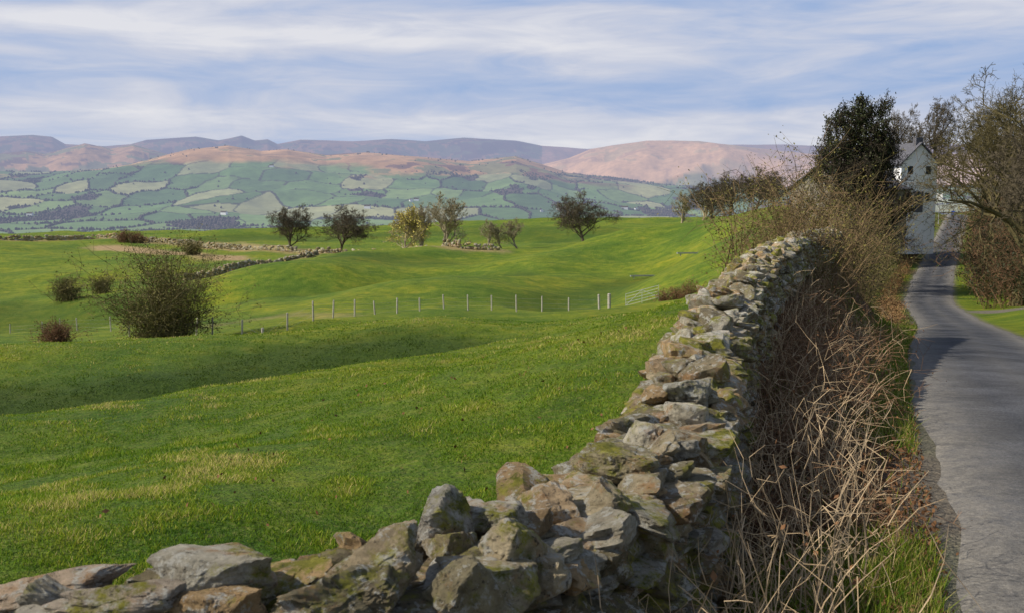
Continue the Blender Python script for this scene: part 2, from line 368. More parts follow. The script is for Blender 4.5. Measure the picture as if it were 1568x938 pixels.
def tree(seed,hgt,spread=.5,trunk=.25,kids=(7,6,5,4,3),r0=None,up=.25,minr=.012,ang=(.5,1.0),ratio=.62,top=.72):
    g=np.random.default_rng(seed);r0=r0 or hgt*.028
    B=dict(p=np.array([[0,0,-.3]]),d=unit(np.array([[g.normal()*.05,g.normal()*.05,1.]])),L=np.array([hgt*top]),r=np.array([r0]))
    S=[];tips=None
    for lev in range(len(kids)+1):
        n=len(B['L']);ns=6 if lev==0 else (4 if lev<3 else 2)
        pts=[B['p']];d=B['d'];rs=[B['r']]
        for s in range(ns):
            d=unit(d+g.normal(size=(n,3))*(.10 if lev==0 else .24)+np.array([0,0,up*(.0 if lev==0 else .35)]))
            pts.append(pts[-1]+d*(B['L']/ns)[:,None]);rs.append(np.maximum(B['r']*(1-.72*(s+1)/ns),minr*.6))
        for s in range(ns): S.append((pts[s],pts[s+1],rs[s],rs[s+1],lev))
        PT=np.stack(pts,1);RS=np.stack(rs,1);tips=PT[:,-1]
        if lev==len(kids): break
        m=kids[lev]
        lo=trunk if lev==0 else .22
        tpar=np.clip(lo+(1-lo)*(np.arange(m)[None]+g.uniform(.1,.9,(n,m)))/m,0,.999)
        ix=tpar*ns;i0=ix.astype(int);fr=(ix-i0)[...,None]
        ar=np.arange(n)[:,None]
        st=PT[ar,i0]*(1-fr)+PT[ar,i0+1]*fr;rad=RS[ar,i0]
        ax=unit(PT[ar,i0+1]-PT[ar,i0])
        rd=unit(np.cross(ax,g.normal(size=(n,m,3))))
        if lev==0:
            ph=np.arange(m)[None]*2.4+g.normal(size=(n,m))*.3
            rd=np.stack([np.cos(ph),np.sin(ph),0*ph],-1)
        a=g.uniform(ang[0],ang[1],(n,m,1))
        if lev==0: a=a*(1.2-.5*tpar[...,None])
        dd=ax*np.cos(a)+rd*np.sin(a)
        if lev==0: Ln=hgt*spread*(1.05-.5*np.abs(tpar-.35))*g.uniform(.85,1.15,(n,m))
        else: Ln=B['L'][:,None]*ratio*(1.1-.5*tpar)*g.uniform(.7,1.2,(n,m))
        B=dict(p=st.reshape(-1,3),d=unit(dd).reshape(-1,3),L=Ln.ravel(),r=np.maximum(rad.ravel()*.58,minr))
    parts=[]
    for lv,sd in ((0,7),(1,5)):
        q=[s for s in S if s[4]==lv];
        if q: parts.append(tubes(*[np.concatenate([s[i] for s in q]) for i in range(4)],sides=sd))
    q=[s for s in S if s[4]>1];parts.append(tubes(*[np.concatenate([s[i] for s in q]) for i in range(4)],sides=3))
    V,Fc=join(parts)
    hs=hgt/V[:,2].max();V=V*np.array([1,1,hs])
    pts=np.concatenate([s[1] for s in S if s[4]>=2])*np.array([1,1,hs])
    return V,Fc,pts,tips*np.array([1,1,hs])
def leaves(C,size,jit=.1,seed=1,asp=.6):
    g=np.random.default_rng(seed);n=len(C)
    C=C+g.normal(size=(n,3))*jit;a=unit(g.normal(size=(n,3)));b=unit(np.cross(a,g.normal(size=(n,3))))
    s=(size*g.uniform(.6,1.4,n))[:,None]
    V=np.stack([C-a*s,C+b*s*asp,C+a*s,C-b*s*asp],1).reshape(-1,3)
    return V,np.arange(4*n).reshape(-1,4)
bark=simple('bark',(.055,.045,.03),(.16,.13,.085),6)
barkd=simple('dark_bark',(.03,.025,.018),(.085,.065,.045),6)
bark2=simple('pale_bark',(.24,.20,.12),(.44,.38,.25),6)
barkg=simple('olive_bark',(.08,.07,.03),(.22,.18,.08),3)
barkb=simple('mossy_bark',(.045,.038,.018),(.17,.14,.06),2)
ivy=simple('ivy_leaf',(.016,.024,.008),(.055,.062,.022),1.2,.6)
olive=simple('olive_leaf',(.09,.085,.02),(.22,.19,.05),1.5,.7)
yel=simple('catkin',(.34,.30,.06),(.60,.50,.14),1.5,.8)
twb=simple('dry_stem',(.24,.17,.10),(.58,.44,.27),3)
twd=simple('dark_stem',(.09,.05,.028),(.30,.18,.10),4)
twm=simple('brown_stem',(.10,.07,.035),(.28,.19,.095),2)
deadl=simple('dead_leaf',(.09,.04,.018),(.28,.15,.07),9)
def place(name,me,u,v,d,rz=0,sc=1,dz=0,extra=None,topv=None,h0=None,w=1.0):
    p=P(u,v,d);z=float(H(p[0],p[1]))
    if topv is not None:
        s=(float(P(u,topv,d)[2])-z)/h0;sc=(s*w,s*w,s)
    o=obj(name,me,None,(p[0],p[1],z+dz),rz,sc)
    if extra: 
        for nm,m2 in extra: obj(nm,m2,o)
    return o
V,Fc,pt,tp=tree(1,9,.50,.12,(14,8,6,5,3),minr=.019,up=.3,top=.66,ang=(.55,1.15));t_round=mesh('round_tree_wood',V,Fc,bark)
V,Fc,pt,tp=tree(2,9,.55,.20,(15,8,6,5,3),minr=.019,up=.3,top=.62,ang=(.6,1.2));t_round2=mesh('round_tree_wood2',V,Fc,bark)
V,Fc,pt,tp=tree(3,10,.42,.12,(10,7,5,4,3),minr=.024,up=.6,ang=(.35,.8));t_pale=mesh('pale_tree_wood',V,Fc,bark2)
V,Fc,pt,tp=tree(4,7,.55,.08,(12,6,5,4,2),minr=.02,up=.4,ang=(.4,.9));t_wil=mesh('willow_wood',V,Fc,bark2)
Vl,Fl=leaves(tp[::1],.11,.18,4);l_wil=mesh('catkins',Vl,Fl,yel)
place('bare_tree',t_round,443,384,180,.4,topv=310,h0=9,w=1.0);place('bare_tree',t_round2,520,382,178,1.9,topv=311,h0=9,w=1.15)
place('bare_tree',t_round2,893,376,168,3.5,topv=290,h0=9,w=1.1)
place('bare_tree',t_round,1118,334,150,2.2,topv=260,h0=9,w=1.2);place('bare_tree',t_round2,1158,328,145,.2,topv=253,h0=9,w=1.15);place('pale_birch_tree',t_pale,1072,338,160,1.1,topv=283,h0=10,w=1.2);place('pale_birch_tree',t_pale,1042,340,165,2.1,topv=290,h0=10,w=1.2);place('bare_tree',t_round,1090,338,158,5.1,topv=272,h0=9,w=1.2);place('bare_tree',t_round2,1188,330,138,4.1,topv=268,h0=9,w=1.1)
place('willow_tree',t_wil,617,386,165,0,topv=315,h0=7,w=1.15,extra=[('foliage',l_wil)])
place('pale_birch_tree',t_pale,672,390,163,1,topv=292,h0=10,w=1.25);place('pale_birch_tree',t_pale,648,388,166,3,topv=308,h0=10,w=1.1)
place('pale_birch_tree',t_pale,745,396,158,2,topv=334,h0=10,w=1.3);place('pale_birch_tree',t_pale,792,393,160,4,topv=332,h0=10,w=1.3);place('pale_birch_tree',t_pale,768,395,160,5,topv=343,h0=10,w=1.3)
# right side big trees
V,Fc,pt,tp=tree(11,12,.38,.30,(18,9,6,5,4),minr=.018,up=.35,top=.66,ang=(.6,1.2))
ivyw=mesh('ivy_tree_wood',V,Fc,barkd)
cl=pt[np.random.default_rng(3).integers(0,len(pt),60000)]
rad_=np.hypot(cl[:,0],cl[:,1])
cl=cl[(cl[:,2]>2.5)&(vn3(cl[:,0]/.8,cl[:,1]/.8,cl[:,2]/.6,8)+.9-.30*rad_>.05)];Vl,Fl=leaves(cl[:19000],.075,.14,5);ivyl=mesh('ivy_leaves',Vl,Fl,ivy)
place('ivy_clad_tree',ivyw,1303,325,72,0,topv=139,h0=12,w=.80,extra=[('foliage',ivyl)])
V,Fc,pt,tp=tree(12,13,.36,.50,(11,8,6,5,3),minr=.018,up=.10,ang=(.7,1.25));t_flat=mesh('tall_tree_wood',V,Fc,bark)
place('tall_bare_tree',t_flat,1376,330,108,0,topv=158,h0=13,w=.6)
place('tall_bare_tree',t_flat,1428,330,142,2,topv=145,h0=13,w=.75)
V,Fc,pt,tp=tree(13,15,.50,.25,(13,7,6,4,3),minr=.018,up=.2,ang=(.5,1.15),r0=.5);t_big=mesh('big_tree_wood',V,Fc,barkb)
place('roadside_tree',t_big,1562,380,62,.3,topv=82,h0=15,w=.95)
place('roadside_tree',t_big,1555,350,92,2.3,topv=105,h0=15,w=.75)
place('roadside_tree',t_flat,1508,340,128,4,topv=160,h0=13,w=.8)
place('roadside_tree',t_flat,1610,420,46,1,topv=140,h0=13,w=.9)
# ---------- stem thickets ----------
def stems(B,h,lean,curl,rad,seed,nseg=6,side=4,slen=.35,sides=3):
    g=np.random.default_rng(seed);n=len(B);h=np.broadcast_to(h,(n,))*g.uniform(.5,1.15,n)
    d=unit(np.c_[g.normal(size=(n,2))*lean,np.ones(n)]);dr=unit(np.c_[g.normal(size=(n,2)),np.zeros(n)])
    pts=[B];rad=np.broadcast_to(rad,(n,))
    for s in range(nseg):
        d=unit(d+dr*curl*g.uniform(.2,1,(n,1))+np.array([0,0,-curl*.35*s/2])+g.normal(size=(n,3))*.12);pts.append(pts[-1]+d*(h/nseg)[:,None])
    PT=np.stack(pts,1);rs=[rad*(1-.75*k/nseg) for k in range(nseg+1)]
    a=[PT[:,k] for k in range(nseg)];b=[PT[:,k+1] for k in range(nseg)];r0=[rs[k] for k in range(nseg)];r1=[rs[k+1] for k in range(nseg)]
    ends=[]
    for q in range(side):
        k=g.integers(1,nseg+1,n);st=PT[np.arange(n),k];dd=unit(PT[np.arange(n),k]-PT[np.arange(n),k-1]+g.normal(size=(n,3))*.75)
        L=(h*slen*g.uniform(.3,1,n))[:,None];m=st+dd*L*.5;dd2=unit(dd+g.normal(size=(n,3))*.35);e=m+dd2*L*.5
        a+=[st,m];b+=[m,e];r0+=[rad*.5,rad*.38];r1+=[rad*.38,rad*.2];ends+=[m,e]
        if side>4:
            e2=m+unit(dd+g.normal(size=(n,3))*.8)*L*.5;a.append(m);b.append(e2);r0.append(rad*.35);r1.append(rad*.2);ends.append(e2)
    V,Fc=tubes(np.concatenate(a),np.concatenate(b),np.concatenate(r0),np.concatenate(r1),sides)
    return V,Fc,np.concatenate(ends) if ends else PT[:,-1]
def bushmesh(seed,h,w,n,rad,barkm,leafm=None,ls=.06,nl=0,name='bush'):
    g=np.random.default_rng(seed);B=np.c_[g.normal(size=(n,2))*w*.16,np.full(n,-.1)]
    V,Fc,e=stems(B,h,w/h*.33,.12,rad,seed,7,9,.42)
    m=mesh(name+'_stems',V,Fc,barkm);ex=None
    if leafm: 
        e=e[g.integers(0,len(e),nl)];Vl,Fl=leaves(e,ls,.12,seed);ex=[('foliage',mesh(name+'_leaves',Vl,Fl,leafm))]
    return m,ex
b1,e1=bushmesh(21,5.3,4.8,170,.026,barkg,olive,.05,15000,'hawthorn')
place('hawthorn_bush',b1,255,524,57,0,1,extra=e1)
b2,e2=bushmesh(22,3.0,3.6,110,.03,barkg,olive,.07,3000,'small_bush')
for (u,v,d,s) in [(103,456,115,.95),(158,448,118,.75),(295,376,170,.9)]: place('field_bush',b2,u,v,d,u,s,extra=e2)
b3,e3=bushmesh(23,1.6,2.0,140,.02,twd,deadl,.05,2500,'low_bush')
for (u,v,d,s) in [(88,540,60,.9),(192,368,205,1.6),(210,368,205,1.4)]: place('low_bush',b3,u,v,d,u,s,extra=e3)
def hedge(name,bases,h,rad,seed,barkm,leafm,nl,ls,side=6,lean=.25,curl=.12):
    z=H(bases[:,0],bases[:,1]);B=np.c_[bases,z-.1]
    V,Fc,e=stems(B,h,lean,curl,rad,seed,6,side,.4)
    o=mobj(name,V,Fc,barkm)
    if nl: e=e[np.random.default_rng(seed).integers(0,len(e),nl)];Vl,Fl=leaves(e,ls,.1,seed);mobj('foliage',Vl,Fl,leafm,parent=o)
    return o
g=rng
def along(y0,y1,off0,off1,n):
    y=g.uniform(y0,y1,n);xc=np.interp(y,dy,dX);o=g.uniform(off0,off1,n);return np.stack([xc+o*CA,y-o*SA],-1)
hb=along(18,33,-5.2,-3.0,320);hedge('roadside_hedge',hb,2.3+.9*vn2(hb[:,0]*.6,hb[:,1]*.6)+.045*(hb[:,1]-18),.012,31,twm,olive,12000,.025,8,.2)
hb=along(32,60,-6.6,-3.8,400);hedge('roadside_hedge',hb,3.9+1.3*vn2(hb[:,0]*.4,hb[:,1]*.4),.018,32,barkb,olive,13000,.04,8,.2)
hb=along(58,86,-6.2,-3.4,300);hedge('roadside_hedge',hb,4.4+1.2*vn2(hb[:,0]*.4,hb[:,1]*.4),.024,39,barkb,olive,7000,.055,8,.18)
hb=along(84,112,-8.5,-5.0,260);hedge('roadside_hedge',hb,3.0+1.0*vn2(hb[:,0]*.3,hb[:,1]*.3),.022,33,twm,olive,6000,.06,8)
hb=along(62,125,3.0,6.5,560);hedge('roadside_hedge',hb,4.6+1.2*vn2(hb[:,0]*.3,hb[:,1]*.3),.028,34,twd,ivy,26000,.07,8)
hb=along(33,52,4.3,7.5,330);hedge('roadside_hedge',hb,3.6,.02,37,barkb,ivy,18000,.05,8)
hb=along(120,165,3.4,8,260);hedge('roadside_hedge',hb,5.0,.03,35,barkg,olive,5000,.08,8)
hb=along(40,115,-3.2,-2.1,900);hedge('bracken_verge',hb,.85,.012,36,simple('bracken',(.30,.15,.06),(.64,.42,.20),2),deadl,4000,.05,4)
p0=P(1008,458,72);p1=P(1065,456,72)
t_=g.uniform(0,1,(160,1));hb=(p0[:2]*(1-t_)+p1[:2]*t_)+g.normal(size=(160,2))*.3;hedge('field_hedge',hb,1.1,.014,38,twd,deadl,1500,.05,6)
# ---------- brambles on near verge ----------
def vergepts(n,y0,y1,lo,hi,pw=1.0):
    y=np.exp(g.uniform(math.log(y0),math.log(y1),n));wx=wallx(y)+.32;rx=np.interp(y,dy,dX)-1.6/CA
    f=lo+(hi-lo)*g.random(n)**pw;x=wx+(rx-wx)*f;return np.stack([x,y],-1)
hb=vergepts(1900,3.4,24,.0,.66,1.6);cn=fbm2(hb[:,0]*1.2,hb[:,1]*.9,2,55);q_=(hb[:,0]-wallx(hb[:,1])-.3)
kk=(cn>.0)&(q_<1.2+.02*hb[:,1]);hb=hb[kk];cn=cn[kk]
hgt=.42+.6*np.clip(cn,0,1)+.40*sst((hb[:,1]-5)/8)
hedge('bramble_thicket',hb,hgt,.0032+.00042*hb[:,1]**.85,41,twd,deadl,5000,.014,6,.42,.34)
hb=vergepts(540,3.2,20,.02,.70,1.3);hb=hb[(hb[:,0]-wallx(hb[:,1]))<1.55+.02*hb[:,1]];hgt=.80+.25*sst((hb[:,1]-5)/8)
hedge('dry_stalks',hb,hgt,.0034+.0004*hb[:,1]**.8,42,twb,deadl,300,.018,4,.20,.15)
hb=vergepts(40,2.5,3.6,.0,.30);hedge('dry_stalks',hb,1.0,.0036,43,twb,deadl,0,.02,2,.16,.14)
# ---------- stones ----------
import bmesh
def ico(sub):
    bm_=bmesh.new();bmesh.ops.create_icosphere(bm_,subdivisions=sub,radius=1);bm_.verts.ensure_lookup_table()
    v=np.array([q.co[:] for q in bm_.verts]);f=np.array([[a.index for a in q.verts] for q in bm_.faces]);bm_.free();return unit(v),f
ICO={2:ico(2),3:ico(3),4:ico(4),5:ico(5)}
def proto(sub,seed):
    n_,f=ICO[sub];gg=np.random.default_rng(seed)
    n_=unit(np.sign(n_)*np.abs(n_)**.8)
    ax=np.array([[1,0,0],[-1,0,0],[0,1,0],[0,-1,0],[0,0,1],[0,0,-1.]])+gg.normal(size=(6,3))*.28;hh=gg.uniform(.72,1,6)
    a2=gg.normal(size=(8,3))*np.array([1,1,.6]);ax=unit(np.r_[ax,a2]);hh=np.r_[hh,gg.uniform(.74,1.15,8)]
    dt=n_@ax.T;rr_=np.where(dt>.05,hh[None]/np.maximum(dt,.05),99.)
    k=45.;rad=-np.log(np.exp(-k*np.minimum(rr_,8)).sum(1))/k
    v=n_*np.clip(rad,.3,1.5)[:,None]
    if sub>2:
        dn=vn3(v[:,0]*2.2+seed,v[:,1]*2.2,v[:,2]*2.2,seed)*.12+np.abs(vn3(v[:,0]*5+seed,v[:,1]*5,v[:,2]*5,seed))*.08
        st_=np.floor(v[:,2]*gg.uniform(2.5,4)+vn3(v[:,0]*1.5,v[:,1]*1.5,v[:,2]*0,seed)*.8)
        dn=dn+_h(st_.astype(np.int64),0*st_.astype(np.int64)+seed,0*st_.astype(np.int64),3)*.05
        if sub>3: dn=dn+vn3(v[:,0]*14,v[:,1]*14,v[:,2]*14,seed)*.03
        if sub>4: dn=dn+vn3(v[:,0]*30,v[:,1]*30,v[:,2]*30,seed)*.015
        v=v*(1+dn[:,None]*np.array([1,1,.8]))
    return v,f
PR={s:[proto(s,100+i) for i in range(22)] for s in (2,3,4)}
PR[5]=[proto(5,100+i) for i in range(8)]
SC=np.array([[.32,.27,.19],[.42,.36,.25],[.49,.46,.38],[.22,.19,.13],[.42,.30,.17],[.35,.33,.28],[.56,.53,.47],[.27,.24,.16],[.46,.35,.23]])
class Stones:
    def __init__(s): s.V=[];s.F=[];s.C=[];s.o=0
    def add(s,c,half,tan,sub,tilt=.15,col=None,tint=1):
        pr=PR[sub];v,f=pr[rng.integers(len(pr))]
        v=v*np.asarray(half);a,b_,cc=rng.normal(0,tilt,3)
        ca,sa=math.cos(a),math.sin(a);cb,sb=math.cos(b_),math.sin(b_)
        Rx=np.array([[1,0,0],[0,ca,-sa],[0,sa,ca]]);Ry=np.array([[cb,0,sb],[0,1,0],[-sb,0,cb]])
        ang=math.atan2(tan[1],tan[0])+cc*1.5;cz,sz=math.cos(ang),math.sin(ang);Rz=np.array([[cz,-sz,0],[sz,cz,0],[0,0,1]])
        v=v@(Rz@Ry@Rx).T+np.asarray(c)
        s.V.append(v);s.F.append(f+s.o);s.o+=len(v)
        cl_=SC[rng.integers(len(SC))] if col is None else np.array(col)
        s.C.append(np.tile(cl_*rng.uniform(.75,1.2)*tint,(len(v),1)))
    def build(s,name,m,smooth=False): return mobj(name,np.concatenate(s.V),np.concatenate(s.F),m,np.concatenate(s.C),smooth)
sm_,nt,b=newmat('lichened_stone');v=pos(nt)
at=N(nt,'ShaderNodeAttribute',attribute_name='Col')
c=mix(nt,1.0,at.outputs['Color'],ramp(nt,noise(nt,9,9,.78,v),[(.30,(.35,.32,.28)),(.5,(.95,.92,.84)),(.72,(1.5,1.45,1.35))]),'MULTIPLY')
c=mix(nt,ramp(nt,noise(nt,16,6,.75,v),[(.53,0.0),(.59,.85)]),c,(.66,.65,.58))
c=mix(nt,ramp(nt,noise(nt,4.3,8,.78,vscale(nt,v,(1,1.3,1.1))),[(.54,0.0),(.64,.75)]),c,(.46,.25,.10))
geo=N(nt,'ShaderNodeNewGeometry');sx=N(nt,'ShaderNodeSeparateXYZ');nt.links.new(geo.outputs['Normal'],sx.inputs[0])
mf=math_(nt,'MULTIPLY',ramp(nt,noise(nt,2.9,8,.78,v),[(.50,0.0),(.58,1.0)]),math_(nt,'ADD',sx.outputs['Z'],.8,True))
c=mix(nt,mf,c,ramp(nt,noise(nt,12,5,.7,v),[(.35,(.10,.11,.015)),(.65,(.42,.39,.06))]))
c=mix(nt,ramp(nt,noise(nt,34,5,.8,v),[(.34,.9),(.44,0.0)]),c,(.05,.045,.035))
nt.links.new(c,b.inputs['Base Color'])
bump(nt,b,math_(nt,'ADD',noise(nt,16,10,.85,v),math_(nt,'MULTIPLY',noise(nt,60,6,.85,v),.5)),1.0,.05)
seg=np.r_[0,np.cumsum(np.linalg.norm(np.diff(wall[:,:2],axis=0),axis=1))]
ss=np.arange(0,seg[-1],.02);cw=np.stack([sm(np.interp(ss,seg,wall[:,i]),22) for i in range(3)],-1)
tw=unit(np.gradient(cw[:,:2],axis=0))
def at_s(s):
    i=min(max(int(s/.02),0),len(ss)-1);return cw[i],tw[i]
S=Stones();Lw=ss[-1]
s=0;HW=1.12;NC=12
for course in range(NC):
    hz=HW*(course+.5)/(NC+.4)
    for side in (-1,1):
        s=rng.uniform(0,.2)
        off=.29-.10*hz/HW
        while s<Lw:
            c0,t0=at_s(s);dist=np.hypot(c0[0],c0[1]);L_=rng.uniform(.11,.33)*(1 if dist<12 else 1.4)
            if (side<0 and dist>7 and course<7) or (dist>14 and course<4): s+=L_;continue
            c1,t1=at_s(s+L_/2);nrm=np.array([t1[1],-t1[0]])
            sub=4 if (dist<4.2 and side>0 and course>5) else (3 if dist<8 else 2)
            p=c1[:2]+nrm*side*(off-.09+rng.normal(0,.03));hh=HW/NC*.68*rng.uniform(.6,1.4)
            S.add((p[0],p[1],c1[2]-HW+hz-.02+rng.normal(0,.01)),(L_*.62,.16,hh),t1,sub,.12,tint=.9)
            s+=L_*.96
for row,(o,n_) in enumerate(((-.19,1),(-.05,1),(.10,1),(.20,1),(-.15,2),(.0,2),(.14,2),(-.06,3),(.08,3))):
    s=rng.uniform(0,.2)
    while s<Lw:
        c0,t0=at_s(s);dist=np.hypot(c0[0],c0[1]);L_=rng.uniform(.12,.32)
        c1,t1=at_s(s+L_/2);nrm=np.array([t1[1],-t1[0]])
        sub=5 if dist<3.0 and n_>=2 else (4 if dist<5.5 else (3 if dist<11 else 2))
        if n_==1 or rng.random()<(.75 if n_==2 else .33):
            p=c1[:2]+nrm*(o+rng.normal(0,.035));z=c1[2]-.09+.05*(n_-1)+rng.normal(0,.018)
            up_=rng.random()<.25 and n_>1
            S.add((p[0],p[1],z),(L_*.56*(.8 if up_ else 1),rng.uniform(.07,.14),rng.uniform(.034,.066) if not up_ else .095),t1,sub,.16 if n_==1 else .28,tint=1.2)
        s+=L_*(.92 if n_==1 else rng.uniform(1.0,1.7))
def feat(u,v,d,half,tilt=.15,col=(.5,.48,.44),sub=5,dz=.03):
    p=P(u,v,d);i=np.argmin(np.hypot(cw[:,0]-p[0],cw[:,1]-p[1]))
    o=p[:2]-cw[i,:2];L_=np.hypot(*o);o=o*min(1,.14/max(L_,1e-6))
    S.add((cw[i,0]+o[0],cw[i,1]+o[1],cw[i,2]+dz),half,tw[i],sub,tilt,col)
feat(330,850,2.45,(.15,.12,.085),.08,(.58,.55,.47),dz=.035)
feat(80,885,2.40,(.17,.06,.035),.08,(.52,.42,.33));feat(205,905,2.3,(.13,.06,.03),.12,(.5,.43,.36))
feat(686,760,3.0,(.08,.08,.075),.15,dz=.05);feat(1058,600,5.5,(.16,.13,.10),.25,(.52,.5,.42));feat(760,780,3.1,(.13,.10,.07),.15,(.52,.49,.43))
feat(590,870,2.6,(.12,.09,.06),.15,(.46,.38,.26));feat(940,700,4.0,(.13,.12,.08),.2,(.48,.42,.28))
S.build('dry_stone_wall',sm_)
nrm=np.stack([tw[:,1],-tw[:,0]],-1);st=slice(0,len(ss),8);c_=cw[st];n2=nrm[st]
rows=[np.c_[c_[:,:2]+n2*o,c_[:,2]+z] for o,z in ((-.2,-1.3),(-.15,-.16),(.15,-.16),(.2,-1.3))]
V=np.stack(rows,1);mobj('wall_rubble_core',V.reshape(-1,3),grid(len(c_),4),simple('rubble',(.02,.018,.012),(.08,.07,.05),12))
for line in (fw1,fw2):
    S=Stones();sg=np.r_[0,np.cumsum(np.linalg.norm(np.diff(line[:,:2],axis=0),axis=1))]
    s=0;z=None
    while s<sg[-1]:
        x=np.interp(s,sg,line[:,0])+.4*math.sin(s*.2);y=np.interp(s,sg,line[:,1]);x2=np.interp(s+.5,sg,line[:,0]);y2=np.interp(s+.5,sg,line[:,1]);z=float(H(x,y)) if z is None or rng.random()<.35 else z
        gap=fbm2(np.array([s/9.]),np.array([3.]),2,7)[0]
        for k in range(3):
            if rng.random()<(.1,.2+gap,.5+gap)[k]: continue
            S.add((x,y,z+.15+k*.34+rng.normal(0,.08)),(.40,.28,.23),(x2-x+1e-6,y2-y),2,.25,tint=.78)
        s+=.5
    S.build('dry_stone_wall',sm_)
S=Stones()
for k in range(26):
    p=P(rng.uniform(215,330),rng.uniform(522,534),55+rng.uniform(-1,1.5));S.add((p[0],p[1],float(H(p[0],p[1]))+.05),rng.uniform(.6,1.1)*np.array([.22,.18,.10]),(1,.1),2,.3,tint=.8)
S.build('loose_stones',sm_)
# ---------- grass blades ----------
gb,nt,b=newmat('grass_blades');at=N(nt,'ShaderNodeAttribute',attribute_name='Col');nt.links.new(at.outputs['Color'],b.inputs['Base Color']);b.inputs['Roughness'].default_value=.7
tl=N(nt,'ShaderNodeBsdfTranslucent');nt.links.new(at.outputs['Color'],tl.inputs[0]);ms=N(nt,'ShaderNodeMixShader');ms.inputs[0].default_value=.4
nt.links.new(b.outputs[0],ms.inputs[1]);nt.links.new(tl.outputs[0],ms.inputs[2]);nt.links.new(ms.outputs[0],nt.nodes['Material Output'].inputs[0])
def blades(x,y,h,w,colA,seed,lean=.45):
    gg=np.random.default_rng(seed);n_=len(x);z=H(x,y);a=gg.uniform(0,np.pi*2,n_);dx=np.cos(a)*w/2;dyy=np.sin(a)*w/2
    lx_=gg.normal(size=n_)*lean*h;ly_=gg.normal(size=n_)*lean*h
    V=np.stack([np.c_[x-dx,y-dyy,z-.01],np.c_[x+dx,y+dyy,z-.01],np.c_[x+lx_,y+ly_,z+h]],1)
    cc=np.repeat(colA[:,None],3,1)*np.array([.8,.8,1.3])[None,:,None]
    return V.reshape(-1,3),np.arange(3*n_).reshape(-1,3),cc.reshape(-1,3)
nb=500000
dd_=np.exp(g.uniform(math.log(3.2),math.log(60),nb));tt=g.uniform(-.66,.36,nb);x=dd_*tt;y=dd_
nzp=fbm2(x/.45,y/.45,3,101)
k=(x<wallx(y)-.33)&(y>2.7)&(nzp>-.30+g.normal(size=nb)*.12);x,y,nzp=x[k],y[k],nzp[k]
nq=fbm2(x/3,y/3,3,102);lz_=dark_green(x,y)
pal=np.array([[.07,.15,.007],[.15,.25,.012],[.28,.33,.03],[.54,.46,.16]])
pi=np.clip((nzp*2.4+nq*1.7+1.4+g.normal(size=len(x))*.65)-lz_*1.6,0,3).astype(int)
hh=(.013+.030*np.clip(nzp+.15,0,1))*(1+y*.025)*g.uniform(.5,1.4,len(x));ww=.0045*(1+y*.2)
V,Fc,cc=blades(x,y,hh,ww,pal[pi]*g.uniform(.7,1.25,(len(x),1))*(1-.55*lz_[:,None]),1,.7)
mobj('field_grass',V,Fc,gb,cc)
nb=80000;pp=vergepts(nb,3.2,60,.0,1.0);x,y=pp[:,0],pp[:,1]
_,bmk,_=masks(x,y);k=g.random(nb)>bmk*.97;x,y=x[k],y[k];pi=g.integers(0,4,len(x))
V,Fc,cc=blades(x,y,.09*(1+y*.01)*g.uniform(.5,1.3,len(x)),.005*(1+y*.12),pal[pi]*.8,2,.5);mobj('verge_grass',V,Fc,gb,cc)
pp=vergepts(18000,3.0,30,.0,1.02);z=H(pp[:,0],pp[:,1]);V,Fc=leaves(np.c_[pp,z+.02],.016,.012,9);mobj('leaf_litter',V,Fc,deadl)
x=g.uniform(-3,2.2,160);y=g.uniform(6,16,160);k=x<wallx(y)-.5;x,y=x[k],y[k];V,Fc=leaves(np.c_[x,y,H(x,y)+.03],.022,.01,10);mobj('fallen_leaves',V,Fc,deadl)
# ---------- fence ----------
wood=simple('weathered_wood',(.30,.27,.21),(.58,.54,.46),8)
wire=simple('fence_wire',(.2,.2,.2),(.35,.35,.35),8,.5)
fp=[(15,501,100),(65,500,96),(92,499,93),(118,501,89),(170,506,80),(198,508,74),(300,516,62),(325,518,59),(370,515,57),(403,515,54),(440,508,57),(480,502,60),(510,498,63),(543,495,66),(575,491,68),(608,490,70),(643,487,72),(680,485,74),(717,483,75),(753,480,76),(791,476,76),(830,473,76),(871,469,76),(918,467,75),(933,467,75)]
par=bpy.data.objects.new('post_and_wire_fence',None);COL.objects.link(par)
a=[];bb=[];r0=[];r1=[];tops=[]
for i,(u,v,d) in enumerate(fp):
    p=P(u,v,d);z=float(H(p[0],p[1]));big=i in(9,23,24);h=1.4 if big else 1.2+rng.uniform(-.06,.08)
    t=np.array([p[0]+rng.normal(0,.06),p[1],z+h]);a.append([p[0],p[1],z-.2]);bb.append(t);r=.13 if i==24 else(.085 if big else .055);r0.append(r);r1.append(r*.95)
    a.append(t);bb.append(t+np.array([0,0,.03]));r0.append(r*.95);r1.append(r*.4);tops.append((p[0],p[1],z))
V,Fc=tubes(a,bb,np.array(r0),np.array(r1),8);mobj('posts',V,Fc,wood,parent=par)
a=[];bb=[]
for p,q_ in zip(tops[:-1],tops[1:]):
    for hh in (.35,.65,.98): a.append([p[0],p[1],p[2]+hh]);bb.append([q_[0],q_[1],q_[2]+hh])
V,Fc=tubes(a,bb,np.full(len(a),.004),np.full(len(a),.004),3);mobj('wires',V,Fc,wire,parent=par)
metal=simple('galvanised',(.30,.31,.32),(.45,.46,.47),5,.5)
def onG(u,v,d): p=P(u,v,d);return np.array([p[0],p[1],float(H(p[0],p[1]))])
A0=onG(958,466,76);A1=onG(1008,464,75);a=[];bb=[]
for k in range(5):
    h=np.array([0,0,.2+k*.22]);a.append(A0+h);bb.append(A1+h)
for q_ in (A0,A1,(A0+A1)/2): a.append(q_+[0,0,.05]);bb.append(q_+[0,0,1.12])
